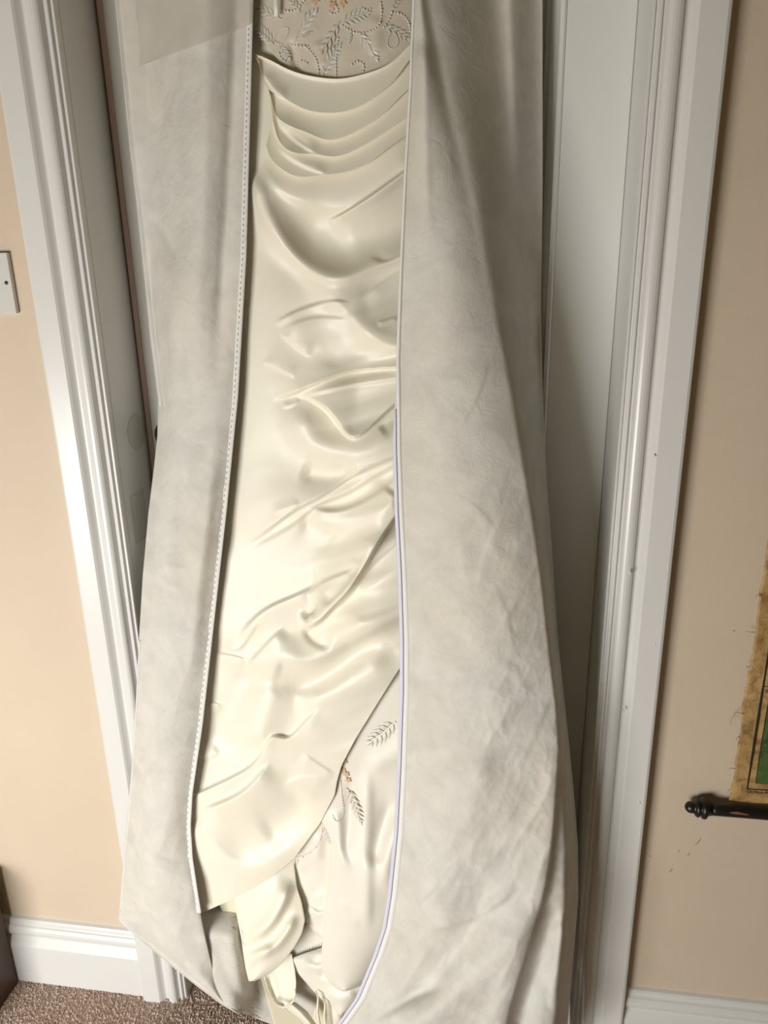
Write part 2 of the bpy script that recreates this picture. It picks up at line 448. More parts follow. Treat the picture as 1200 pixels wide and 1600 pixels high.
# black door knob peeping out beside the garment bag
def lathe(prof, axis_pt, axis, seg=20):
    ax = Vector(axis).normalized(); a = Vector((0, 0, 1)) if abs(ax.z) < .9 else Vector((1, 0, 0)); a = (a-ax*a.dot(ax)).normalized(); b = ax.cross(a)
    V = []; F = []
    for t, r in prof:
        for j in range(seg):
            an = 2*math.pi*j/seg; V.append(Vector(axis_pt)+ax*t+(a*math.cos(an)+b*math.sin(an))*max(r, 1e-4))
    for i in range(len(prof)-1):
        for j in range(seg):
            F.append((i*seg+j, i*seg+(j+1) % seg, (i+1)*seg+(j+1) % seg, (i+1)*seg+j))
    F.append(tuple(range(seg-1, -1, -1))); F.append(tuple(range((len(prof)-1)*seg, len(prof)*seg)))
    return V, F
M['black'] = simple('black_painted_wood', (0.012, 0.011, 0.010, 1), 0.32, 0.5, bump=0.3, bscale=80)
kp = P1(275, 676, -JD+.02)
knob = obj('door_knob', *lathe([(0, .026), (.004, .027), (.006, .012), (.022, .010), (.026, .020), (.034, .027), (.044, .027), (.052, .020), (.055, .004)], (kp.x, JD, kp.z), (0, -1, 0)), M['black'], door, True)

# ------------------------------------------------------------------ garment bag
bag_base = P1(560, 1640, 0.08)
bag = empty('garment_bag', (bag_base.x, bag_base.y, 0.05), 'long off-white fabric garment bag hanging unzipped around the wedding dress', 'garment bag')
dress = empty('wedding_dress', (bag_base.x, -0.05, 0.12), 'ivory satin wedding dress with pleated waist hanging inside the open garment bag', 'dress')

ZL = [(399, -250), (396, -60), (395, 0), (391, 150), (384, 400), (371, 620), (353, 800), (335, 960), (316, 1130), (300, 1240), (297, 1290), (300, 1340), (309, 1400), (314, 1430), (322, 1470), (333, 1517), (352, 1560), (377, 1586)]
OL = [(155, -250), (172, -60), (178, 0), (188, 100), (200, 215), (213, 330), (233, 520), (247, 625), (246, 680), (240, 735), (232, 800), (223, 900), (217, 1000), (212, 1100), (207, 1180), (199, 1280), (192, 1350), (187, 1415), (185, 1438),
      (200, 1453), (233, 1480), (277, 1517), (310, 1543), (350, 1573), (372, 1584)]
ZR = [(653, -250), (648, -60), (645, 0), (640, 130), (632, 270), (625, 420), (620, 560), (621, 700), (624, 800), (629, 900), (632, 1000), (632, 1080), (628, 1200), (623, 1300), (613, 1400), (605, 1450), (592, 1490), (563, 1560), (535, 1600), (490, 1650)]
OR = [(848, -250), (848, -60), (848, 300), (845, 480), (848, 620), (854, 750), (862, 850), (872, 1000), (885, 1120), (896, 1230), (903, 1320), (904, 1400), (896, 1500), (887, 1600), (884, 1650)]
FR = [(660, -250), (652, -60), (664, 0), (688, 120), (712, 220), (735, 320), (768, 480), (797, 600), (832, 780), (852, 900), (866, 1010), (878, 1100), (886, 1200), (890, 1300), (890, 1400), (885, 1500), (876, 1600), (874, 1650)]

# back panel with the bottom of the bag curling forward under the train
backL = [(165, -250), (182, -60), (188, 0), (198, 100), (210, 215), (223, 330), (243, 520), (262, 700), (268, 900), (273, 1000), (293, 1200), (305, 1340), (291, 1395), (250, 1425), (199, 1442), (204, 1453), (236, 1479), (279, 1515), (312, 1541), (352, 1571), (400, 1592), (440, 1606), (560, 1634)]
def back_dep(X, Y, S):
    t = np.clip((Y-1180)/420, 0, 1); t2 = np.clip((Y-300)/900, 0, 1)
    w = np.clip((X-364)/42, 0, 1); w = w*w*(3-2*w); u = np.clip((Y-1340)/130, 0, 1); u = u*u*(3-2*u)
    return (-0.088+0.030*t2+0.105*t*t*(3-2*t))*w+(1-w)*(-0.060+0.150*u+.030*np.clip((Y-1470)/130, 0, 1))
back_strokes = [([(352, 1445), (372, 1500), (395, 1560), (420, 1600)], 0.010, 14, 20, (.2, 0)), ([(335, 1460), (360, 1530), (385, 1580)], -0.006, 10, 10)]
sheet('back_panel', backL, [(840, -250), (838, 480), (846, 750), (864, 1000), (892, 1320), (890, 1640)], -240, 1634, back_dep, 6, M['bag'], bag, back_strokes, lambda X, Y, S: 0.0016*crumple(X, Y, 42))

# left flap
ltab_y = [-250, -60, 150, 350, 560, 700, 850, 1000, 1200, 1400, 1590]
ltab = [[-.084, -.052, -.026, -.008, -.002],
        [-.084, -.050, -.022, -.004, .002],
        [-.083, -.046, -.014, .006, .008],
        [-.080, -.030, .004, .018, .018],
        [-.068, .006, .026, .034, .029],
        [-.005, .036, .046, .048, .037],
        [.030, .054, .062, .060, .046],
        [.050, .070, .076, .070, .056],
        [.056, .084, .092, .088, .073],
        [.070, .102, .110, .104, .088],
        [.090, .108, .114, .110, .104]]
lfl = [([(318, -40), (316, 200), (304, 450), (290, 640)], 0.015, 26, 34, (.05, .3)),
       ([(374, -40), (367, 120), (357, 300), (345, 480), (332, 640)], -0.011, 10, 16, (.05, .3)),
       ([(245, -40), (245, 150), (255, 330)], -0.008, 20, 20, (.05, .4)),
       ([(285, 330), (272, 480), (262, 600), (262, 700)], 0.012, 24, 20, (.4, .5)),
       ([(305, 420), (292, 600), (285, 800), (286, 1000)], -0.007, 18, 18, (.3, .3)),
       ([(345, 640), (325, 800), (308, 950), (298, 1100)], 0.006, 14, 12, (.3, .3)),
       ([(212, 1290), (235, 1325), (290, 1345)], -0.003, 8, 10),
       ([(215, 1310), (225, 1380), (250, 1440)], -0.004, 14, 14),
       ([(250, 880), (300, 890)], 0.0012, 3, 14), ([(245, 905), (285, 925)], 0.0015, 10, 3),
       ([(292, 1330), (302, 1400), (322, 1470), (345, 1540)], 0.005, 8, 14, (.3, .2)),
       ([(230, 330), (260, 370), (275, 410)], -0.004, 5, 8), ([(205, 240), (210, 310), (222, 345)], -0.004, 3, 5)]
fl = sheet('front_flap', OL, ZL, -240, 1586, field(ltab_y, [0, .25, .5, .75, 1], ltab), 3, M['bag'], bag, lfl,
           lambda X, Y, S: (0.0018+0.0024*np.clip((Y-300)/700, 0, 1))*crumple(X, Y, 44, 0.35, 2.0)+.0006*crumple(X, Y+90, 17, 0.8, 1.3), wrapL=((-240, 500, 700, 850, 950, 1590), (.012, .012, .05, .05, .014, .012)), solid=0.0009, k=7)
fl.o['label'] = 'off-white flap on the left with a stitched white edge'

# right flap
zr_dep_y = [-250, -60, 0, 400, 800, 1200, 1500, 1660]; zr_dep_v = [.000, .006, .012, .045, .075, .102, .138, .158]
def right_dep(X, Y, S):
    yr = Y[:, 0]; zx = curve_x(ZR, yr)[:, None]; fx = curve_x(FR, yr)[:, None]; ox = curve_x(OR, yr)[:, None]
    front = spline1(zr_dep_y, zr_dep_v, yr)[:, None]
    back = np.interp(yr, [-250, 600, 1000, 1300, 1660], [-.080, -.070, -.02, .03, .06])[:, None]
    bb = np.interp(yr, [0, 500, 1000], [.030, .040, .055])[:, None]
    u = np.clip((X-zx)/np.maximum(fx-zx, 1), 0, 1)**.85; bulge = bb*np.sin(np.pi*np.clip(u*0.80, 0, 1))
    edge = front+bb*math.sin(math.pi*.80)
    w = np.clip((X-fx)/np.maximum(ox-fx, 1), 0, 1); w = w*w*(3-2*w)
    d = np.where(X < fx, front+bulge, edge*(1-w)+back*w)
    kk = np.hanning(17)[1:-1]; kk /= kk.sum()      # soft fold
    return np.apply_along_axis(lambda r: np.convolve(np.pad(r, 7, mode='edge'), kk, 'valid'), 1, d)
rfl = [([(800, -40), (806, 120), (812, 260), (820, 380)], 0.014, 30, 18, (.05, .4)),
       ([(660, 60), (662, 250), (668, 420)], 0.006, 14, 26, (.1, .4)),
       ([(846, 480), (848, 600), (856, 750), (866, 900)], 0.006, 6, 8, (.1, .3)),
       # lower big folds sweeping up to the right
       ([(640, 1325), (690, 1300), (730, 1250), (770, 1170)], 0.009, 36, 44),
       ([(605, 1590), (660, 1545), (715, 1480), (752, 1400), (760, 1350)], -0.014, 28, 22),
       ([(650, 1425), (690, 1385), (720, 1335)], 0.005, 6, 22),
       ([(600, 1640), (680, 1580), (740, 1530), (800, 1470), (846, 1415)], 0.011, 32, 36),
       ([(575, 1600), (640, 1560), (700, 1535)], -0.005, 14, 8),
       ([(872, 1120), (868, 1210), (861, 1300), (851, 1375), (838, 1430), (820, 1490), (797, 1565), (780, 1640)], 0.011, 8, 34, (.2, 0)),
       ([(868, 1400), (850, 1470), (825, 1550), (805, 1620)], -0.012, 16, 14, (.2, .1)),
       ([(880, 1420), (872, 1500), (862, 1590)], 0.008, 14, 12),
       ([(660, 1450), (720, 1440), (810, 1385)], 0.005, 24, 6),
       ([(700, 770), (740, 790), (775, 830)], 0.0006, 3, 16), ([(790, 800), (760, 860), (745, 930)], 0.0008, 14, 4),
       ([(760, 900), (790, 960), (800, 1040)], 0.0008, 5, 20), ([(640, 900), (720, 890), (780, 900)], 0.0006, 4, 18),
       ([(715, 670), (750, 605), (762, 560)], 0.0007, 16, 4), ([(650, 1010), (690, 970), (750, 960)], 0.0007, 12, 5)]
def right_extra(X, Y, S):
    q = np.clip((X-640)/120, .25, 1)
    return (0.0006+0.0075*np.clip((Y-450)/900, 0, 1))*crumple(X, Y, 70, 0.5, 1.9)+q*np.clip((Y-650)/500, 0, 1)*(0.0042*crumple(X+300, Y, 34, 0.5, 1.8)+0.0013*crumple(X, Y+200, 15, 0.9, 1.3))
fr = sheet('front_flap', ZR, OR, -240, 1650, right_dep, 3, M['bag'], bag, rfl, right_extra, wrapR=0.03, solid=0.0009, k=9, gain=1.4)
fr.o['label'] = 'off-white flap on the right carrying the lavender zip'

# binding, zip and seams along the edges
def ribbon(name, pts, offs, dep_fn, mat, parent, lift=0.0015, bulge=0.001, cols=7, grow=0):
    ys = np.array([p[1] for p in pts]); g = np.arange(ys.min(), ys.max(), 3.0)
    cx = curve_x(pts, g); s = np.linspace(0, 1, cols); offs = [np.interp(g, *o)[:, None] if isinstance(o, tuple) else o for o in offs]
    gr = np.clip((g-g[0])/grow, 0.05, 1)[:, None] if grow else 1.0
    X = cx[:, None]+offs[1]-(offs[1]-offs[0])*(1-s[None, :])*gr; Y = np.repeat(g[:, None], cols, 1)
    base = np.array([dep_fn(x, y) for x, y in zip(cx, g)])
    D = base[:, None]+lift+bulge*np.sin(np.pi*s)[None, :]
    return grid_mesh(name, P(X, Y, D), mat, parent, 0.0006), cx, g, base
flz = fl.o; frz = fr.o
ZLv = [p for p in ZL if p[1] <= 1432]
rb, cx, g, base = ribbon('edge_binding', ZLv, (-8.5, 1.2), lambda x, y: fl.at(x-3, y), M['tape'], flz, .0014, .0010)
parts = []
for i in range(2, len(g)-3, 3):
    a = P1(cx[i]-5.6, g[i], base[i]+.0030); b = P1((cx[i]+cx[i+1])/2-5.6, (g[i]+g[i+1])/2+2.5, base[i]+.0030)
    parts.append(tube_data([a, (a+b)/2+Vector((0, -.0005, 0)), b], .00055, 4))
tag(obj('stitching', *merge(parts), M['thread'], flz), 'row of tiny white stitches', kind='stuff')
rb2, cx2, g2, base2 = ribbon('edge_binding', ZR, (-1.0, ((0, 500, 1000, 1650), (4.5, 5.0, 9.5, 10.5))), lambda x, y: fr.at(x+2, y), M['tape'], frz, .0024, .0026)
ZRv = [p for p in ZR if p[1] >= 130]
rb3, cx3, g3, base3 = ribbon('zip_tape', [(620.5, 560)]+[p for p in ZR if p[1] > 560], (-7.5, 0.5), lambda x, y: fr.at(x+3, y), M['zip'], frz, .0005, .0010, 7, 130)
ribbon('zip_coil', [(620.5, 640)]+[p for p in ZR if p[1] > 640], (-3.6, -1.4), lambda x, y: fr.at(x+3, y), M['zip'], frz, .0018, .0022, 5)
# outer seams
def seam(pts, sh, y0, y1, off, parent, r=.0013):
    g = np.arange(y0, y1, 8.0); cx = curve_x(pts, g)+off
    return obj('seam_piping', *tube_data([P1(x, y, sh.at(x, y)+.0006) for x, y in zip(cx, g)], r, 6), M['tape'], parent, True)
seam(OL, fl, -238, 640, 3.5, flz); seam(OL, fl, -238, 640, 10.0, flz, .0007)
seam(OL, fl, 1000, 1430, 2.0, flz, .0011)
seam(OR, fr, -238, 1640, -2.0, frz, .0012)
zp = P1(594, 1487, fr.at(600, 1487)+.004)
obj('zip_stop', *merge([tube_data([P1(596, 1478, .14), P1(593, 1487, .14), P1(589, 1497, .14)], [.003, .0035, .002], 6)]), M['tape'], frz, True)
# patch of see-through cloth over the upper left of the bag
def patch_dep(X, Y, S):
    out = np.empty_like(X)
    for i in range(X.shape[0]):
        for j in range(X.shape[1]): out[i, j] = fl.at(X[i, j], Y[i, j])+.004+.003*S[i, j]
    return out
pm, pnt, pb = new_mat('sheer_cover_cloth')
pb.inputs['Base Color'].default_value = (0.66, 0.58, 0.47, 1); pb.inputs['Roughness'].default_value = .8; pb.inputs['Alpha'].default_value = 0.33
nn = noise_node(pnt, 30, 4); rr = ramp(pnt, nn.outputs['Fac'], [(.3, (.74, .69, .62, 1)), (.7, (.80, .75, .68, 1))]); pnt.links.new(rr.outputs[0], pb.inputs['Base Color'])
sheet('shoulder_cover', [(205, -250), (210, 0), (212, 104)], [(395, -250), (392, 38), (330, 62), (213, 105)], -236, 104, patch_dep, 6, pm, bag, solid=.0005, k=3)

# ------------------------------------------------------------------ wedding dress
HEM = [(665, 980), (620, 1052), (589, 1101), (555, 1156), (534, 1196), (527, 1220), (523, 1243), (500, 1287), (459, 1342), (417, 1376), (366, 1404), (314, 1427)]
skL = [(380, 20), (378, 250), (370, 400), (355, 620), (335, 800), (316, 960), (298, 1130), (288, 1230), (292, 1290), (298, 1306), (304, 1360), (309, 1394), (313, 1426)]
skR = [(668, 20), (666, 978)]+HEM
def skirt_dep(X, Y, S):
    zx = curve_x(ZL, Y[:, 0])[:, None]
    base = spline1([20, 300, 600, 900, 1200, 1430], [-.018, .006, .022, .038, .060, .076], Y[:, 0])[:, None]
    e = np.clip((X-(zx-14))/78, 0, 1); e2 = np.clip((690-X)/110, 0, 1)
    fade = np.clip((1330-Y)/120, 0, 1)
    return base-0.024*fade*(1-np.sqrt(np.clip(1-(1-e)**2, 0, 1)))-0.016*(1-e2)**2*np.clip((1150-Y)/200, 0, 1)
K = [
 # below the pleats
 ([(412, 245), (425, 275), (447, 298), (480, 313), (530, 322), (575, 308), (632, 264)], .006, 30, 10, (.2, 0)),
 ([(512, 347), (550, 327), (590, 300), (632, 270), (660, 250)], .010, 3, 40, (.12, 0)),
 ([(440, 330), (500, 370), (560, 372), (640, 340)], -.012, 40, 46, (.3, 0)),
 # the great swag
 ([(393, 262), (400, 287), (415, 332), (440, 375), (473, 411), (499, 427), (524, 433), (552, 428), (581, 417), (630, 398), (660, 388)], .013, 16, 10, (.12, .0)),
 ([(575, 396), (600, 405), (630, 392), (650, 380)], -.005, 9, 5, (.3, 0)),
 ([(565, 470), (590, 450), (622, 428), (650, 412)], .005, 5, 16, (.3, 0)),
 ([(478, 416), (500, 441), (527, 466), (555, 494), (581, 520), (603, 534), (625, 537), (660, 532)], .012, 34, 16, (.3, 0)),
 ([(555, 470), (595, 505), (640, 515)], -.005, 20, 16, (.3, 0)),
 ([(588, 506), (605, 501), (622, 495)], .0022, 3, 7),
 ([(428, 508), (455, 492), (482, 481), (521, 472), (550, 474)], .004, 3.5, 30),
 ([(434, 522), (470, 504), (510, 498), (550, 503)], .0035, 5, 22),
 ([(438, 518), (462, 538), (487, 557)], .005, 22, 3.5),
 ([(490, 545), (530, 565), (580, 560), (620, 556)], -.006, 20, 14, (.3, 0)),
 ([(410, 563), (438, 577), (464, 591)], .0035, 20, 3),
 ([(424, 624), (459, 613), (499, 596), (538, 582), (580, 576), (660, 572)], .008, 34, 3, (.2, 0)),
 ([(450, 622), (476, 617), (538, 603), (618, 591), (660, 584)], .005, 12, 4, (.2, 0)),
 ([(440, 636), (455, 633), (470, 624)], .003, 8, 2.5),
 # second swag with the deep V
 ([(470, 615), (499, 629), (527, 657), (551, 682), (575, 668), (600, 645), (625, 624), (660, 597)], .013, 36, 3.5, (.2, 0)),
 ([(590, 672), (615, 655), (650, 632)], -.006, 5, 16, (.2, 0)),
 ([(462, 618), (470, 655), (486, 684), (510, 700), (544, 705), (581, 697), (616, 679), (655, 660)], .012, 24, 20, (.2, 0)),
 ([(465, 735), (510, 745), (560, 728)], -.006, 26, 14),
 # crease pair running down left
 ([(377, 854), (411, 831), (467, 792), (499, 775), (538, 750), (575, 730), (620, 711), (660, 695)], .0085, 40, 3.5, (.3, 0)),
 ([(382, 862), (425, 836), (465, 812), (493, 790), (538, 770), (575, 749), (620, 725), (660, 707)], .0070, 15, 4, (.3, 0)),
 ([(425, 803), (450, 794), (470, 786)], .0022, 9, 2.5),
 ([(478, 796), (524, 801), (560, 791), (595, 770), (620, 750)], .0065, 7, 30, (.2, .0)),
 ([(468, 812), (500, 826), (530, 835)], -.006, 8, 16),
 ([(562, 880), (585, 825), (602, 790), (618, 766)], .005, 34, 12, (.3, .1)),
 # gold slit fold
 ([(479, 936), (500, 915), (534, 899), (560, 888)], .006, 4, 22),
 ([(474, 950), (471, 966), (480, 976), (494, 973), (512, 956), (538, 929), (564, 892), (584, 857), (620, 802), (645, 768)], .018, 26, 3.5, (.15, 0)),
 ([(502, 950), (535, 918), (560, 880)], -.010, 14, 4),
 ([(520, 966), (550, 930), (580, 890), (625, 850), (660, 820)], -.006, 5, 18, (.2, 0)),
 ([(535, 1005), (560, 960), (600, 910), (660, 862)], .013, 30, 34, (.25, 0)),
 ([(500, 912), (460, 933), (436, 943), (402, 964), (374, 998)], .0065, 34, 3.5),
 ([(445, 980), (414, 1011), (382, 1048)], .0045, 30, 3.5),
 ([(345, 1010), (370, 1014), (384, 1000), (402, 972)], .0045, 16, 4),
 ([(335, 1022), (365, 1026), (388, 1034)], .003, 3, 12),
 ([(660, 944), (618, 963), (578, 984), (538, 1005), (500, 1027), (464, 1032), (438, 1030), (425, 1052), (416, 1092)], .012, 9, 24, (0, .3)),
 ([(476, 978), (490, 1000), (520, 1010)], -.006, 16, 8),
 ([(433, 1058), (462, 1072), (496, 1066), (524, 1047), (567, 1014), (610, 988)], -.010, 14, 14),
 ([(455, 1100), (505, 1090), (560, 1050), (615, 1012)], .008, 14, 44),
 ([(352, 830), (350, 900), (340, 960), (334, 1020)], .006, 16, 14),
 ([(400, 1030), (378, 1075), (352, 1135), (340, 1185)], -.009, 22, 22),
 ([(428, 1060), (412, 1120), (395, 1175)], .007, 22, 30),
 # lower skirt
 ([(503, 1106), (470, 1138), (446, 1155), (430, 1152), (411, 1177), (366, 1215), (306, 1243)], .0055, 28, 4, (.15, 0)),
 ([(425, 1190), (383, 1238), (350, 1256), (306, 1272)], .0075, 36, 7),
 ([(470, 1178), (500, 1198), (524, 1214)], .0018, 5, 26),
 ([(440, 1232), (470, 1216), (512, 1222)], .0015, 5, 22),
 ([(480, 1235), (440, 1280), (405, 1305)], -.005, 26, 26),
 ([(300, 1280), (332, 1322), (359, 1348), (383, 1357), (411, 1352), (452, 1325), (490, 1285)], .008, 16, 24, (.1, .4)),
 ([(300, 1112), (330, 1100), (350, 1106)], .003, 4, 12), ([(302, 1172), (325, 1182), (345, 1172)], .003, 14, 4),
]
K = [(st[0], st[1]*(.6 if max(st[2], st[3]) <= 22 and st[1] < .008 else 1.0), st[2]*(1.35 if st[2] > 8 else .8), st[3]*(1.35 if st[3] > 8 else .8))+tuple(st[4:]) for st in K]
def gathers(X, Y, S):
    # soft gathers running from the side seam under the right flap down to the left
    c = Y+0.42*(X-620)+0.0011*(X-620)**2*np.sign(620-X)
    w = np.clip((X-400)/190, 0, 1); w = w*w*(3-2*w)*np.clip((Y-420)/150, 0, 1)*np.clip((1270-Y)/170, .4, 1)
    n1 = vnoise(c/46+3.3, X/260+.7)+.5*vnoise(c/21+11.3, X/170+4.7)
    low = vnoise(c/95+5.1, X/300)
    return .0010*crumple(X, Y, 80, 0.9, 2.4)+w*(.0120*n1+.009*low)+(1-w)*.003*low*np.clip((Y-300)/200, 0, 1)
def under_flaps(X, Y):
    zr = spline1(zr_dep_y, zr_dep_v, Y[:, 0])[:, None]; zl = np.interp(Y, ltab_y, [r[4] for r in ltab])
    xr = curve_x(ZR, Y[:, 0])[:, None]; xl = curve_x(ZL, Y[:, 0])[:, None]
    a = np.clip((xr-8-X)/30, 0, 1); b = np.clip((X-xl-8)/30, 0, 1)*np.where(Y > 1270, 1, 1)
    low = np.clip((Y-1270)/40, 0, 1)
    return np.minimum(zr-.005+.06*a, zl-.005+.06*np.maximum(b, low))
sk_sh = sheet('overskirt', skL, skR, 20, 1426, skirt_dep, 2, M['satin'], dress, K, gathers, solid=0.0007, k=5, gain=1.6, limit=under_flaps)

# bodice
bodL = [(366, -200), (372, -60), (386, 30), (396, 45), (413, 65), (430, 88), (445, 106), (470, 122), (500, 134)]
bodR = [(676, -200), (672, -60), (662, 40), (645, 75), (608, 108), (567, 126), (520, 135)]
def bod_dep(X, Y, S):
    return spline1([-200, -60, 40, 140], [-.020, -.010, -.004, .000], Y[:, 0])[:, None]-0.020*np.abs((X-520)/150)**3+0*X
M['bodice'] = simple('beaded_bodice_tulle', (0.66, 0.60, 0.49, 1), 0.55, 0.4, var=0.06, vscale=40, bump=0.3, bscale=120, bdist=.0015)
bod = sheet('bodice', bodL, bodR, -190, 133, bod_dep, 3, M['bodice'], dress,
            [([(455, 60), (462, 100), (468, 120)], -.005, 5, 6), ([(500, 60), (505, 110)], .003, 12, 12), ([(590, 20), (585, 90)], .003, 14, 14)], solid=.0008, k=3)

# waist pleats: overlapping tucked folds
C = [
 [(392, 82), (420, 93), (452, 109), (500, 121), (527, 123), (567, 116), (607, 100), (644, 64), (665, 44)],
 [(404, 96), (409, 116), (417, 136), (441, 152), (476, 171), (513, 177), (551, 171), (588, 149), (620, 120), (643, 90), (665, 70)],
 [(420, 140), (425, 160), (432, 181), (449, 195), (481, 208), (511, 219), (540, 213), (572, 196), (607, 169), (636, 141), (665, 118)],
 [(427, 190), (431, 206), (441, 227), (460, 239), (492, 241), (521, 245), (553, 235), (593, 211), (633, 184), (665, 162)],
 [(416, 228), (422, 246), (441, 265), (463, 276), (495, 275), (529, 271), (567, 259), (601, 235), (632, 213), (665, 195)],
]
def resample(pts, n):
    q = smooth_poly(pts, 10); d = np.r_[0, np.cumsum(np.hypot(*np.diff(q, axis=0).T))]; t = np.linspace(0, d[-1], n)
    return np.stack([np.interp(t, d, q[:, 0]), np.interp(t, d, q[:, 1])], 1)
def pleat(name, A, B, lift, first=False):
    n = 110; a = resample(A, n); b = resample(B, n)
    vv = np.r_[np.linspace(0, .72, 12), np.linspace(.76, 1.0, 12)]
    rows = []
    for v in vv:
        q = a*(1-v)+b*v
        rows.append((q[:, 0], q[:, 1], -.0015+lift*v**1.6+(0.0035 if first and v < .1 else 0)*(1-v/.1 if v < .1 else 0)))
    for t in (0.15, 0.35, .6, .8, 1.0):       # the rolled lower edge
        q = b+np.array([0, 1.2*math.sin(t*math.pi)-3.0*t*t])
        rows.append((q[:, 0], q[:, 1], -.0015+lift-(lift+.003)*t**1.3))
    X = np.array([r[0] for r in rows]); Y = np.array([r[1] for r in rows]); Lf = np.array([np.full(n, r[2]) for r in rows])
    base = np.interp(Y, [60, 180, 300], [.001, .009, .015])-0.009*np.clip((470-X)/75, 0, 1.2)**2-0.010*np.clip((X-560)/110, 0, 1)**2
    PK = [([(430, 176), (447, 203), (470, 224), (500, 241)], .0045, 16, 3), ([(432, 228), (455, 246), (485, 262), (515, 272)], .0045, 14, 3), ([(412, 112), (430, 140), (450, 156)], .004, 12, 3),
          ([(436, 200), (462, 215), (488, 232)], -.003, 6, 8)]
    return grid_mesh(name, P(X, Y, base+Lf+strokes_height(X, Y, PK, 0)), M['satin'], dress, 0)
for i in (3, 2, 1):
    pleat('waist_pleat', [(x, y-7) for x, y in C[i]], C[i+1], .0085)
pleat('waist_pleat', C[0], C[1], .0085, True)
# underskirt layers below the diagonal hem
upL = [(640, 960), (575, 1080), (520, 1160), (490, 1210), (495, 1270), (512, 1300), (517, 1315), (514, 1359), (507, 1428), (503, 1480), (502, 1507), (506, 1522), (514, 1535), (526, 1545), (536, 1549)]
upR = [(668, 960), (668, 1250), (655, 1380), (640, 1440), (600, 1492), (580, 1528), (562, 1543), (540, 1550)]
def up_dep(X, Y, S):
    b = spline1([960, 1150, 1300, 1420, 1550], [.028, .046, .060, .074, .092], Y[:, 0])[:, None]
    t = np.clip((Y-1230)/140, 0, 1); t = t*t*(3-2*t)
    return b+t*(0.040*np.sqrt(np.clip(1-(2*S-0.80)**2/1.44, 0, 1))-0.022)
KU = [([(640, 1165), (600, 1192), (560, 1204)], .005, 14, 22, (0, .4)),
      ([(573, 1195), (574, 1280), (573, 1380), (572, 1470)], .006, 12, 16, (.2, .2)), ([(548, 1210), (544, 1300), (538, 1340)], -.005, 8, 10),
      ([(616, 1240), (595, 1300), (580, 1360)], -.009, 12, 14), ([(640, 1260), (612, 1320), (600, 1400)], .008, 14, 14),
      ([(525, 1260), (530, 1310), (540, 1350), (556, 1360)], .005, 8, 10), ([(530, 1400), (545, 1440), (565, 1450)], .002, 16, 5)]
up = sheet('underskirt_panel', upL, upR, 960, 1549, up_dep, 2.5, M['satin_pale'], dress, KU, lambda X, Y, S: .0010*crumple(X, Y, 50), wrapL=.03, wrapR=.03, solid=.0007, k=5, gain=1.1)

bpL = [(438, 1240), (440, 1330), (457, 1342), (460, 1365), (464, 1385), (471, 1404), (474, 1425), (478, 1441), (488, 1454), (505, 1467)]
bpR = [(560, 1240), (545, 1300), (530, 1340), (522, 1440), (518, 1468)]
bp = sheet('beaded_panel', bpL, bpR, 1240, 1467, lambda X, Y, S: .040+.020*(Y-1240)/230+.010*np.sin(np.pi*S), 2.5, M['satin_pale'], dress,
           [([(480, 1415), (495, 1428), (520, 1420)], .006, 6, 9, (.2, 0)), ([(470, 1350), (490, 1380), (505, 1400)], -.004, 9, 9), ([(500, 1300), (495, 1350)], .004, 10, 10), ([(475, 1440), (500, 1448), (515, 1455)], -.003, 5, 6)],
           lambda X, Y, S: .0012*crumple(X, Y, 34), solid=.0007, k=3)

lfL = [(360, 1330), (365, 1404), (368, 1421), (376, 1462), (380, 1490), (384, 1515), (388, 1531)]
lfR = [(470, 1330), (460, 1350), (464, 1385), (472, 1410), (477, 1438), (472, 1459), (460, 1480), (445, 1500), (430, 1515), (414, 1526), (395, 1534)]
lf = sheet('underskirt_fold', lfL, lfR, 1330, 1533, lambda X, Y, S: .048+.058*(Y-1330)/200+.008*np.sin(np.pi*S), 2.5, M['satin'], dress,
           [([(380, 1470), (410, 1455), (440, 1415), (455, 1370)], .008, 20, 7), ([(385, 1492), (420, 1470), (455, 1415)], -.004, 8, 10), ([(392, 1500), (430, 1478), (464, 1425)], .007, 12, 8),
            ([(372, 1440), (385, 1460), (378, 1480)], -.004, 6, 6), ([(385, 1520), (400, 1490), (430, 1480)], .003, 8, 8)], wrapL=.02, wrapR=.008, solid=.0007, k=3, gain=1.7)

sheet('hem_lining', [(332, 1390), (346, 1422), (352, 1432), (366, 1452), (374, 1466)], [(400, 1390), (392, 1440), (386, 1470)], 1390, 1466, lambda X, Y, S: .046+.010*S+0*Y, 3, M['lining_and_shade'], dress, solid=.0006, k=3)
uh = sheet('inner_hem', [(490, 1428), (470, 1455), (446, 1500), (450, 1504)], [(530, 1428), (525, 1480), (510, 1484), (480, 1494), (456, 1505)], 1428, 1504,
           lambda X, Y, S: .034+.022*(Y-1428)/76+0*X, 2, M['satin_pale'], dress, [([(455, 1496), (480, 1486), (505, 1478)], -.002, 3, 3)], solid=.0006, k=3)
parts = []
for i in range(15):
    x = 452+i*3.7; y = 1497-i*1.42
    parts.append(tube_data([P1(x, y, uh.at(x, y)+.0008), P1(x+1.5, y-2.5, uh.at(x, y-2)+.0016), P1(x+2.6, y-5, uh.at(x, y-5)+.0006)], .0006, 4))
tag(obj('gather_stitching', *merge(parts), M['thread'], uh.o), kind='stuff')
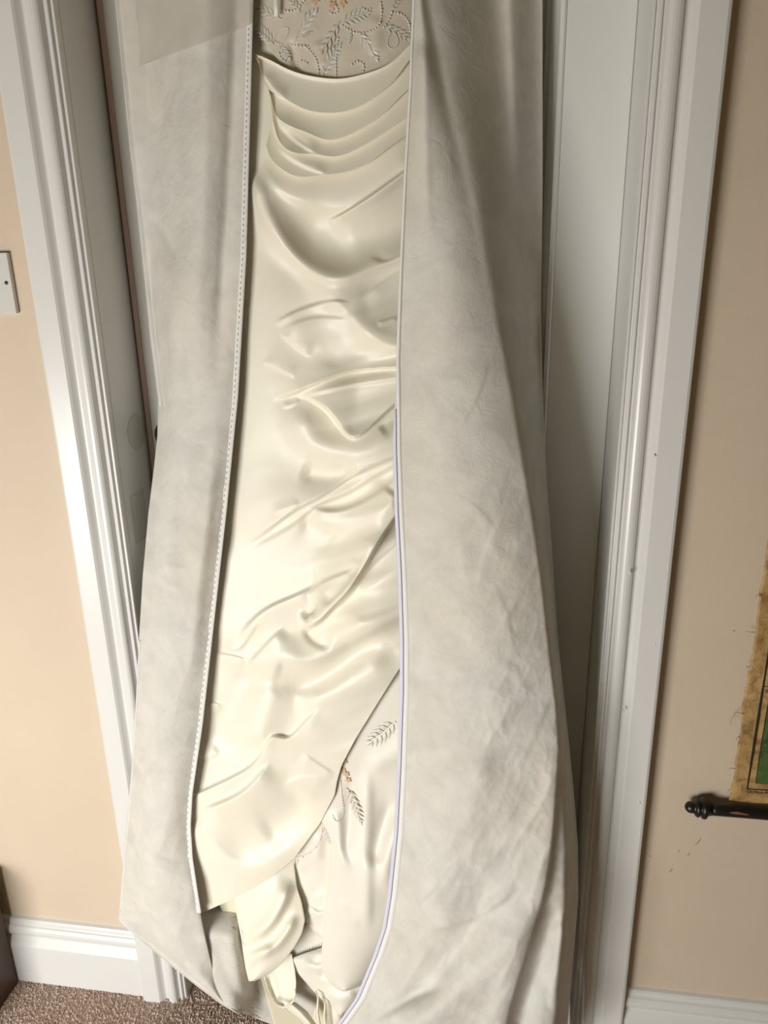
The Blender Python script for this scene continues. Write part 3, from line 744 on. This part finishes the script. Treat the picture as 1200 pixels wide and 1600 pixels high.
ul = sheet('underskirt_layer', [(515, 1466), (505, 1480), (470, 1491), (448, 1501), (463, 1518), (486, 1545), (510, 1569), (524, 1584), (530, 1587)],
           [(625, 1466), (606, 1480), (592, 1520), (575, 1555), (550, 1580), (534, 1587)], 1466, 1587,
           lambda X, Y, S: .052+.034*(Y-1466)/120+.012*np.sin(np.pi*S), 2.5, M['satin_pale'], dress,
           [([(470, 1503), (500, 1512), (525, 1500)], .006, 7, 9), ([(495, 1525), (515, 1520), (540, 1530)], -.005, 7, 7), ([(505, 1548), (530, 1560), (560, 1550)], .004, 9, 9)], solid=.0007, k=3)

# the gathered train bundled in the bottom of the bag
sheet('train_inner', [(400, 1480), (408, 1530), (425, 1590), (440, 1640)], [(500, 1480), (520, 1530), (560, 1600), (560, 1640)], 1480, 1640, lambda X, Y, S: .036+.040*(Y-1480)/160-.012*np.sin(np.pi*S), 3, M['lining_and_shade'], dress,
      [([(470, 1530), (480, 1570), (485, 1620)], -.006, 9, 9)], solid=.0006)  # satin interior; its golden shade is put into the darker colour
sheet('train_fold', [(400, 1490), (408, 1515), (418, 1545), (427, 1562), (434, 1570), (440, 1574)], [(456, 1490), (461, 1515), (463, 1535), (462, 1552), (458, 1565), (449, 1574)], 1490, 1574,
      lambda X, Y, S: .060+.036*(Y-1490)/84-.006*np.sin(np.pi*S), 2, M['satin'], dress, [([(418, 1520), (425, 1545), (432, 1565)], -.004, 4, 4)], wrapL=.02, wrapR=.02, solid=.0006, k=3)
# curled rim of the train and two narrow rolled edges
obj('train_rolled_edge', *tube_data([P1(x, y, .098+z) for x, y, z in ((427, 1563, -.004), (434, 1571, .002), (443, 1574, .006), (452, 1571, .007), (459, 1563, .006), (462, 1554, .002), (461, 1545, -.006))], [.0008, .0012, .0018, .0020, .0018, .0012, .0007], 8), M['satin'], dress, True)
for ofs in ((0, 0), (11, 9)):
    obj('train_rolled_edge', *tube_data([P1(x+ofs[0], y+ofs[1], .095+z) for x, y, z in ((494, 1548, -.012), (497, 1560, .000), (496, 1580, .006), (500, 1605, .012), (506, 1630, .016))], [.0008, .0020, .0024, .0026, .0026], 8), M['satin'], dress, True)
sheet('train_fold', [(436, 1566), (450, 1580), (470, 1596), (500, 1640)], [(462, 1566), (480, 1580), (494, 1600), (510, 1640)], 1566, 1640, lambda X, Y, S: .076+.03*(Y-1566)/74+.01*np.sin(np.pi*S), 2.5, M['satin'], dress, solid=.0006, k=3)
sheet('train_fold', [(508, 1560), (510, 1580), (516, 1640)], [(526, 1560), (545, 1590), (560, 1640)], 1560, 1640, lambda X, Y, S: .070+.03*(Y-1560)/80+.012*np.sin(np.pi*S), 2.5, M['satin'], dress, solid=.0006, k=3)

# ---- embroidery and beads
def frame(sh, x, y, ang, lift=.0006):
    p = P1(x, y, sh.at(x, y)+lift); ex = P1(x+4, y, sh.at(x+4, y)+lift)-p; ey = P1(x, y+4, sh.at(x, y+4)+lift)-p
    ex.normalize(); n = ex.cross(ey).normalized()
    if n.y > 0: n = -n
    ey = ex.cross(n)
    if ey.z > 0: ey = -ey
    u = ex*math.cos(ang)+ey*math.sin(ang); v = n.cross(u)
    mm = Matrix.Identity(4)
    for i in range(3): mm[i][0] = u[i]; mm[i][1] = v[i]; mm[i][2] = n[i]; mm[i][3] = p[i]
    return mm
M['silver'] = simple('silvery_embroidery_thread', (0.70, 0.67, 0.60, 1), 0.35, 0.7)
M['peach'] = simple('peach_embroidery_thread', (0.66, 0.45, 0.28, 1), 0.5, 0.5)
M['bead'] = simple('pearl_bead', (0.82, 0.78, 0.70, 1), 0.15, 0.8)
def lozenge(x, y, ang, L, W, h):
    c, s_ = math.cos(ang), math.sin(ang)
    t = lambda a, b, z: (x+a*c-b*s_, y+a*s_+b*c, z)
    return [t(0, 0, 0), t(L*.45, W, 0), t(L, 0, 0), t(L*.45, -W, 0), t(L*.45, 0, h)], [(0, 4, 1), (1, 4, 2), (2, 4, 3), (3, 4, 0)]
def leaf_mesh(name, n, spread):
    parts = [tube_data([(0, 0, .01), (.5, .03, .02), (1, 0, .01)], .016, 4)]
    for i in range(n):
        t = .10+.80*i/(n-1); L = .34*math.sin(math.pi*(.25+.65*t))
        for sg in (1, -1): parts.append(lozenge(t, .03*math.sin(math.pi*t)*1, sg*spread, L, L*.16, .035))
    parts.append(lozenge(.93, 0, 0, .2, .05, .035))
    V, F = merge(parts); return mesh(name, V, F)
LM = leaf_mesh('embroidered_leaf', 6, .75); LM.materials.append(M['silver'])
LM2 = leaf_mesh('embroidered_leaf', 5, .55); LM2.materials.append(M['silver'])
def petal_mesh(name):
    parts = []
    for i in range(5): parts.append(lozenge(0, 0, i*2*math.pi/5, .5, .19, .10))
    V, F = merge(parts); return mesh(name, V, F)
PM = petal_mesh('embroidered_flower'); PM.materials.append(M['peach'])
def put(me, sh, x0, y0, x1, y1, name, wid=1.0):
    o = bpy.data.objects.new(name, me); COL.objects.link(o)
    Lm = (P1(x1, y1, sh.at(x1, y1))-P1(x0, y0, sh.at(x0, y0))).length
    o.parent = sh.o
    o.matrix_parent_inverse = Matrix.Identity(4)
    fm = frame(sh, (x0+x1)/2, (y0+y1)/2, math.atan2(y1-y0, x1-x0)); p0 = P1(x0, y0, sh.at(x0, y0)+.0014); p1 = P1(x1, y1, sh.at(x1, y1)+.0014)
    u = (p1-p0).normalized(); nn = Vector((fm[0][2], fm[1][2], fm[2][2])); nn = (nn-u*nn.dot(u)).normalized(); v = nn.cross(u)
    for i in range(3): fm[i][0] = u[i]; fm[i][1] = v[i]; fm[i][2] = nn[i]; fm[i][3] = p0[i]
    o.matrix_basis = fm @ Matrix.Diagonal((Lm, Lm*wid, Lm*.30, 1))
    if sh.o.parent: pass
    return o
def beads(sh, paths, name, r=.0011, gap=4.2, mat=None):
    parts = []
    for pth in paths:
        q = smooth_poly(pth, 12); d = np.r_[0, np.cumsum(np.hypot(*np.diff(q, axis=0).T))]
        for t in np.arange(0, d[-1], gap):
            x = np.interp(t, d, q[:, 0]); y = np.interp(t, d, q[:, 1]); rr = r*random.uniform(.75, 1.15)
            parts.append(octa(P1(x, y, sh.at(x, y)+rr*.7), rr))
    return tag(obj(name, *merge(parts), mat or M['bead'], sh.o, True), kind='stuff')
def vine(sh, pth, r=.0007, mat=None):
    q = smooth_poly(pth, 6)
    return obj('embroidered_stem', *tube_data([P1(x, y, sh.at(x, y)+r*.6) for x, y in q], r, 5), mat or M['silver'], sh.o, True)
for a in ((530, 34, 500, 82), (531, 36, 575, 20), (560, 50, 588, 92), (458, 68, 492, 18), (427, 68, 398, 36), (434, 66, 452, 92), (503, 118, 530, 72), (612, 18, 628, -8), (470, 60, 486, 50), (548, 44, 545, 68), (440, 30, 400, 8), (600, 40, 640, 62), (470, 20, 450, -10), (560, -5, 590, -25)):
    put(LM if a[0] % 2 else LM2, bod, *a, 'embroidered_leaf', 1.0)
for x, y in ((520, 8), (535, 4), (492, 0), (541, -12), (507, -8)):
    put(PM, bod, x, y, x+15, y+4, 'embroidered_flower')
beads(bod, [[(535, 40), (552, 50), (575, 50), (591, 40), (596, 20), (594, 0)], [(612, 19), (630, 24), (640, 40), (641, 52)], [(528, 60), (525, 90), (525, 120)], [(478, 74), (492, 90), (498, 115)],
            [(466, 108), (466, 98), (474, 95), (480, 100)], [(550, 101), (558, 96), (568, 102), (567, 112)], [(440, 16), (460, 16), (475, 0)], [(436, 84), (440, 92), (446, 96)], [(565, 12), (575, 16), (582, 10)],
            [(514, 18), (520, 22), (528, 18), (524, 10), (516, 12)], [(455, 70), (470, 72), (484, 72)], [(400, 44), (415, 60), (428, 70)], [(612, 20), (606, 34), (598, 44)]], 'bead_trim', .0015, 5.2)
vine(bod, [(606, 72), (608, 56), (616, 50), (621, 58), (620, 72), (612, 76), (606, 72)]); vine(bod, [(428, 62), (436, 48), (450, 44), (446, 60), (434, 68), (428, 62)]); vine(bod, [(524, 70), (525, 100), (526, 122)])
vine(bod, [(460, 68), (470, 40), (478, 20)]); vine(bod, [(566, 52), (576, 70), (584, 88)])
# ribbon loop at the top of the bodice
xs = np.array([426., 433.]); yv = np.linspace(-180, 26, 12)
grid_mesh('hanging_ribbon', P(np.repeat(xs[None], 12, 0)+np.linspace(0, 2, 12)[:, None], np.repeat(yv[:, None], 2, 1), np.full((12, 2), .002)), M['satin_pale'], dress, .0006)

# lower embroidery
put(LM, up, 618, 1128, 577, 1161, 'embroidered_leaf', 1.1); put(LM, up, 541, 1232, 563, 1284, 'embroidered_leaf', .9)
put(LM2, bp, 505, 1288, 516, 1318, 'embroidered_leaf', .7)
vine(up, [(619, 1127), (606, 1136), (594, 1148)], .0006, M['peach'])
for x, y in ((538, 1190), (541, 1210), (536, 1204), (544, 1219)): put(PM, up, x, y, x+11, y+5, 'embroidered_flower')
beads(up, [[(532, 1216), (534, 1240), (536, 1262), (533, 1280), (524, 1282), (519, 1272)]], 'bead_trim', .0011, 4.0)
vine(up, [(533, 1220), (536, 1250), (536, 1276), (528, 1284), (520, 1272)], .0005)
vine(bp, [(504, 1292), (498, 1318), (480, 1334), (461, 1340)], .0006); vine(bp, [(466, 1342), (461, 1360), (464, 1385), (468, 1402)], .0008)
beads(bp, [[(504, 1300), (498, 1318), (487, 1331), (470, 1340), (462, 1341)]], 'bead_trim', .0014, 13)
beads(bp, [[(466, 1346), (461, 1362), (463, 1382), (468, 1400), (472, 1412)], [(466, 1392), (470, 1402), (474, 1408)], [(477, 1440), (488, 1453), (503, 1466)]], 'bead_trim', .0011, 3.4)

# ------------------------------------------------------------------ light switch
sx1, sz0, sz1 = -0.7185, 1.356, 1.443
swc = ((sx1-.0435), 0, (sz0+sz1)/2)
sw = empty('light_switch', swc, 'white square light switch plate on the cream wall beside the door', 'light switch')
M['plastic'] = simple('white_plastic', (0.62, 0.62, 0.58, 1), 0.35, 0.5)
box('plate', (sx1-.087, sx1, -.0085, -.0005, sz0, sz1), M['plastic'], sw, .0012)
sp = P1(10, 442, .0085)
for xx in (sp.x, sx1-.087+(sx1-sp.x)):
    scr = obj('screw', *lathe([(0, .0030), (.0006, .0029), (.0010, .0018)], (xx, -.0084, sp.z), (0, -1, 0), 12), simple('dark_screw', (0.06, 0.045, 0.035, 1), .4, .5), sw, True)
    box('screw_slot', (xx-.0024, xx+.0024, -.0098, -.0090, sp.z-.0004, sp.z+.0004), M['black'], scr)
box('rocker', (swc[0]-.006, swc[0]+.006, -.0125, -.0083, swc[2]-.011, swc[2]+.011), M['plastic'], sw, .001)

# ------------------------------------------------------------------ wall map on its roller
mx0 = 0.392; mx1 = 1.25
mz0 = P1(1150, 1252, .012).z; mz1 = 1.75
mp_ = empty('wall_map', ((mx0+mx1)/2, 0, mz0-.03), 'old varnished linen map with frayed brown edge hanging on a black wooden roller', 'wall map')
def paper_mat(name, c, c2):
    mt, nt, b = new_mat(name); b.inputs['Roughness'].default_value = .45; b.inputs['Specular IOR Level'].default_value = .35
    n = noise_node(nt, 45, 6, .65, distortion=.6); n2 = noise_node(nt, 9, 3)
    r = ramp(nt, n.outputs['Fac'], [(.38, c2), (.5, c), (.64, tuple(min(1, v*1.25) for v in c[:3])+(1,))]); nt.links.new(r.outputs[0], b.inputs['Base Color'])
    v = nt.nodes.new('ShaderNodeTexVoronoi'); v.feature = 'DISTANCE_TO_EDGE'; v.inputs['Scale'].default_value = 38
    add_bump(nt, b, [(n.outputs['Fac'], .4, .002), (v.outputs['Distance'], .25, .002)])
    return mt
M['paper'] = paper_mat('aged_map_paper', (0.42, 0.27, 0.11, 1), (0.27, 0.16, 0.055, 1))
M['green'] = paper_mat('green_map_print', (0.075, 0.115, 0.035, 1), (0.042, 0.07, 0.02, 1))
M['ink'] = simple('black_map_ink', (0.02, 0.017, 0.012, 1), .5)
M['linen'] = simple('frayed_linen_thread', (0.40, 0.31, 0.20, 1), .9, .1)
# sheet with a ragged left edge
n = 260; zz = np.linspace(mz0, mz1, n); rag = np.cumsum(RNG.normal(0, .0006, n)); rag = rag-np.convolve(np.pad(rag, 12, mode='edge'), np.ones(25)/25, 'valid')+RNG.normal(0, .0004, n)
xs_ = np.concatenate([[0, .004, .012], np.linspace(.03, mx1-mx0, 14)])
G = np.zeros((n, len(xs_), 3))
for i in range(n):
    for j, xx in enumerate(xs_):
        wv = .0018*math.sin(xx*55+zz[i]*31)*math.exp(-xx*6)
        G[i, j] = (mx0+(rag[i]*(1-min(1, xx/.03)))+xx, -.009-wv-.002*math.exp(-((zz[i]-mz0)/.03)**2), zz[i])
map_sheet = grid_mesh('map_sheet', G[:, :, :], M['paper'], mp_, .0010)
fx0 = mx0+.022; fz0 = P1(1165, 1232, .012).z
def strip(name, x0, x1, z0, z1, mat, lift, parent=map_sheet):
    return box(name, (x0, x1, -.0125-lift, -.0095, z0, z1), mat, parent)
strip('border_line', fx0, fx0+.0020, fz0, mz1-.03, M['ink'], 0); strip('border_line', fx0, mx1, fz0-.0010, fz0+.0010, M['ink'], 0)
gx0 = fx0+.0125; gz0 = fz0+.0120
strip('border_line', gx0-.0007, gx0, gz0, mz1-.03, M['ink'], 0); strip('border_line', gx0, mx1, gz0-.0008, gz0, M['ink'], 0)
strip('map_print', gx0, mx1-.02, gz0, gz0+.23, M['green'], 0)
strip('degree_tick', fx0+.002, gx0, fz0+.185, fz0+.1856, M['ink'], 0)
def text(name, body, size, loc, mat, parent):
    cu = bpy.data.curves.new(name, 'FONT'); cu.body = body; cu.size = size; cu.extrude = .0001
    t = bpy.data.objects.new(name, cu); COL.objects.link(t); bpy.context.view_layer.update()
    me = bpy.data.meshes.new_from_object(t.evaluated_get(bpy.context.evaluated_depsgraph_get())); bpy.data.objects.remove(t)
    me.transform(Matrix.Translation(loc) @ Matrix.Rotation(math.pi/2, 4, 'X')); me.materials.clear(); me.materials.append(mat)
    o = bpy.data.objects.new(name, me); COL.objects.link(o); adopt(o, parent); return o
text('publisher_imprint', 'GEORGE PHILIP & SON', .0062, (fx0+.001, -.0130, fz0-.0070), M['ink'], map_sheet)
text('degree_number', '20', .0075, (fx0+.0035, -.0130, fz0+.175), M['ink'], map_sheet)
# loose threads
for (zt, pts) in ((.16, [(0, 0), (-.012, .004), (-.018, -.006), (-.019, -.016)]), (.30, [(0, 0), (-.008, .001), (-.016, .003)]), (.245, [(0, 0), (-.006, -.003), (-.009, .002)]), (.02, [(0, 0), (-.006, .001), (-.008, -.004)]), (.12, [(0, 0), (-.006, -.002), (-.007, -.007)]), (.06, [(0, 0), (-.009, .002), (-.012, .0)]), (.36, [(0, 0), (-.006, .002), (-.01, -.002)])):
    obj('loose_thread', *tube_data([(mx0+a+.002, -.010-.002*k, mz0+zt+b) for k, (a, b) in enumerate(pts)], .0005, 5), M['linen'], map_sheet, True)
rz = P1(1115, 1264, .020)
rod_z = rz.z; rod_y = -.020
obj('roller', *lathe([(0, .0105), (.012, .0105), (mx1-rz.x+.02, .0105)], (P1(1107, 1264, .02).x, rod_y, rod_z), (1, 0, 0), 18), M['black'], mp_, True)
fxn = P1(1070, 1258, .02).x; fl_ = P1(1108, 1264, .02).x-fxn
obj('finial', *lathe([(0, .001), (.0015, .005), (.005, .0085), (.009, .0095), (.012, .0095), (.014, .0085), (.0155, .0125), (.018, .0150), (.021, .0150), (.0225, .0120), (.024, .0125), (.026, .0165), (.029, .0175), (.032, .0165), (.034, .0125), (fl_+.004, .0105)], (fxn, rod_y, rod_z), (1, 0, 0), 22), M['black'], mp_, True)
obj('torn_paper_scrap', *tube_data([(mx0-.004, rod_y-.0108, rod_z+.004), (mx0+.008, rod_y-.0108, rod_z+.005), (mx0+.024, rod_y-.0106, rod_z+.003)], [.001, .0025, .001], 5), simple('rust_scrap', (.25, .11, .05, 1), .8), mp_)

# ------------------------------------------------------------------ furniture at the left edge
cxr = P1(24, 1531, .03).x
M['wood'] = simple('dark_brown_wood', (0.055, 0.028, 0.012, 1), .4, .5, var=.3, vscale=30, stretch=(6, 1, 1))
cab = empty('wooden_cabinet', (cxr-.25, -.25, 0), 'dark brown wooden cabinet standing on the carpet at the left edge beside the skirting', 'cabinet')
box('side_panel', (cxr-.02, cxr, -.16, -.026, 0, .27), M['wood'], cab, .002); box('side_panel', (cxr-.50, cxr-.48, -.16, -.026, 0, .27), M['wood'], cab, .002)
box('top', (cxr-.515, cxr+.0, -.17, -.026, .27, .29), M['wood'], cab, .003); box('back', (cxr-.48, cxr-.02, -.036, -.026, .06, .27), M['wood'], cab)
for k in range(1):
    dr = box('drawer', (cxr-.478, cxr-.022, -.158, -.040, .075+k*.168, .235+k*.168), M['wood'], cab, .002)
    obj('knob', *lathe([(0, .006), (.012, .006), (.016, .013), (.024, .013), (.028, .004)], (cxr-.25, -.158, .155+k*.168), (0, -1, 0), 14), M['black'], dr, True)
box('plinth', (cxr-.48, cxr-.02, -.15, -.13, 0, .07), M['wood'], cab)

# ------------------------------------------------------------------ carpet pile in view, marks
nt_ = 150000
tx = RNG.uniform(-1.75, .95, nt_); ty = RNG.uniform(-.85, .1, nt_); keep = (ty < -.020) | ((tx > XL) & (tx < XR)); tx = tx[keep]; ty = ty[keep]; nt_ = len(tx)
th = RNG.uniform(.0022, .0048, nt_); tr = RNG.uniform(.0016, .0030, nt_); ta_ = RNG.uniform(0, 2, nt_)
V = np.zeros((nt_, 4, 3))
for k in range(3): V[:, k, 0] = tx+tr*np.cos(ta_+k*2.094); V[:, k, 1] = ty+tr*np.sin(ta_+k*2.094)
V[:, 3, 0] = tx+RNG.uniform(-.0015, .0015, nt_); V[:, 3, 1] = ty+RNG.uniform(-.0015, .0015, nt_); V[:, 3, 2] = th
B = (np.arange(nt_)*4)[:, None]; F = np.concatenate([B+np.array([[0, 1, 3]]), B+np.array([[1, 2, 3]]), B+np.array([[2, 0, 3]])], 0).tolist()
V = V.reshape(-1, 3).tolist()
M['pile'] = simple('brown_carpet_pile', (0.60, 0.47, 0.39, 1), .95, .1, var=.3, vscale=220)
fl_o = bpy.data.objects['floor']
tag(obj('carpet_pile', V, F, M['pile'], fl_o), kind='stuff')
M['mark'] = simple('scuff_mark', (.22, .15, .10, 1), .8)
wr = bpy.data.objects['wall_front_right']
for (x0, y0, x1, y1) in ((1086, 1321, 1096, 1309), (1074, 1337, 1078, 1332), (1045, 1363, 1051, 1357)):
    obj('scuff_mark', *tube_data([P1(x0, y0, .0003), P1((x0+x1)/2, (y0+y1)/2+1, .0004), P1(x1, y1, .0003)], [.0003, .0008, .0003], 4), M['mark'], wr)
for (px_, py_) in ((1146, 986), (1060, 1330), (1016, 1338)):
    obj('paint_blob', *octa(P1(px_, py_, .0003), .0016), M['wall'], wr, True)
for (px_, py_, h) in ((984, 895, .006), (1022, 712, .003), (998, 1253, .010), (1022, 1005, .003), (973, 1110, .004)):
    p = P1(px_, py_, .027); obj('paint_drip', *tube_data([(p.x, -.0288, p.z+h), (p.x+.0006, -.0292, p.z), (p.x, -.0288, p.z-h*.4)], [.0006, .0018, .0008], 6), M['gloss'], aR, True)
# round and oblong darker patches on the left jamb
M['patch'] = simple('darker_gloss_patch', (0.60, 0.59, 0.53, 1), .22)
def jamb_at(px_, py_):
    D = np.array(P1(px_, py_, 0))-np.array([0, -CAM_D, CAM_H]); t = XL/D[0]; return np.array([0, -CAM_D, CAM_H])+D*t
pc = jamb_at(213, 675)
obj('jamb_patch', *lathe([(0, .030), (.0004, .030)], (XL+.0002, min(pc[1], JD-.031), pc[2]), (1, 0, 0), 28), M['patch'], jambL)
pq = jamb_at(218, 805)
box('jamb_patch', (XL+.0002, XL+.0006, pq[1]-.024, min(pq[1]+.024, JD-.002), pq[2]-.045, pq[2]+.040), M['patch'], jambL)
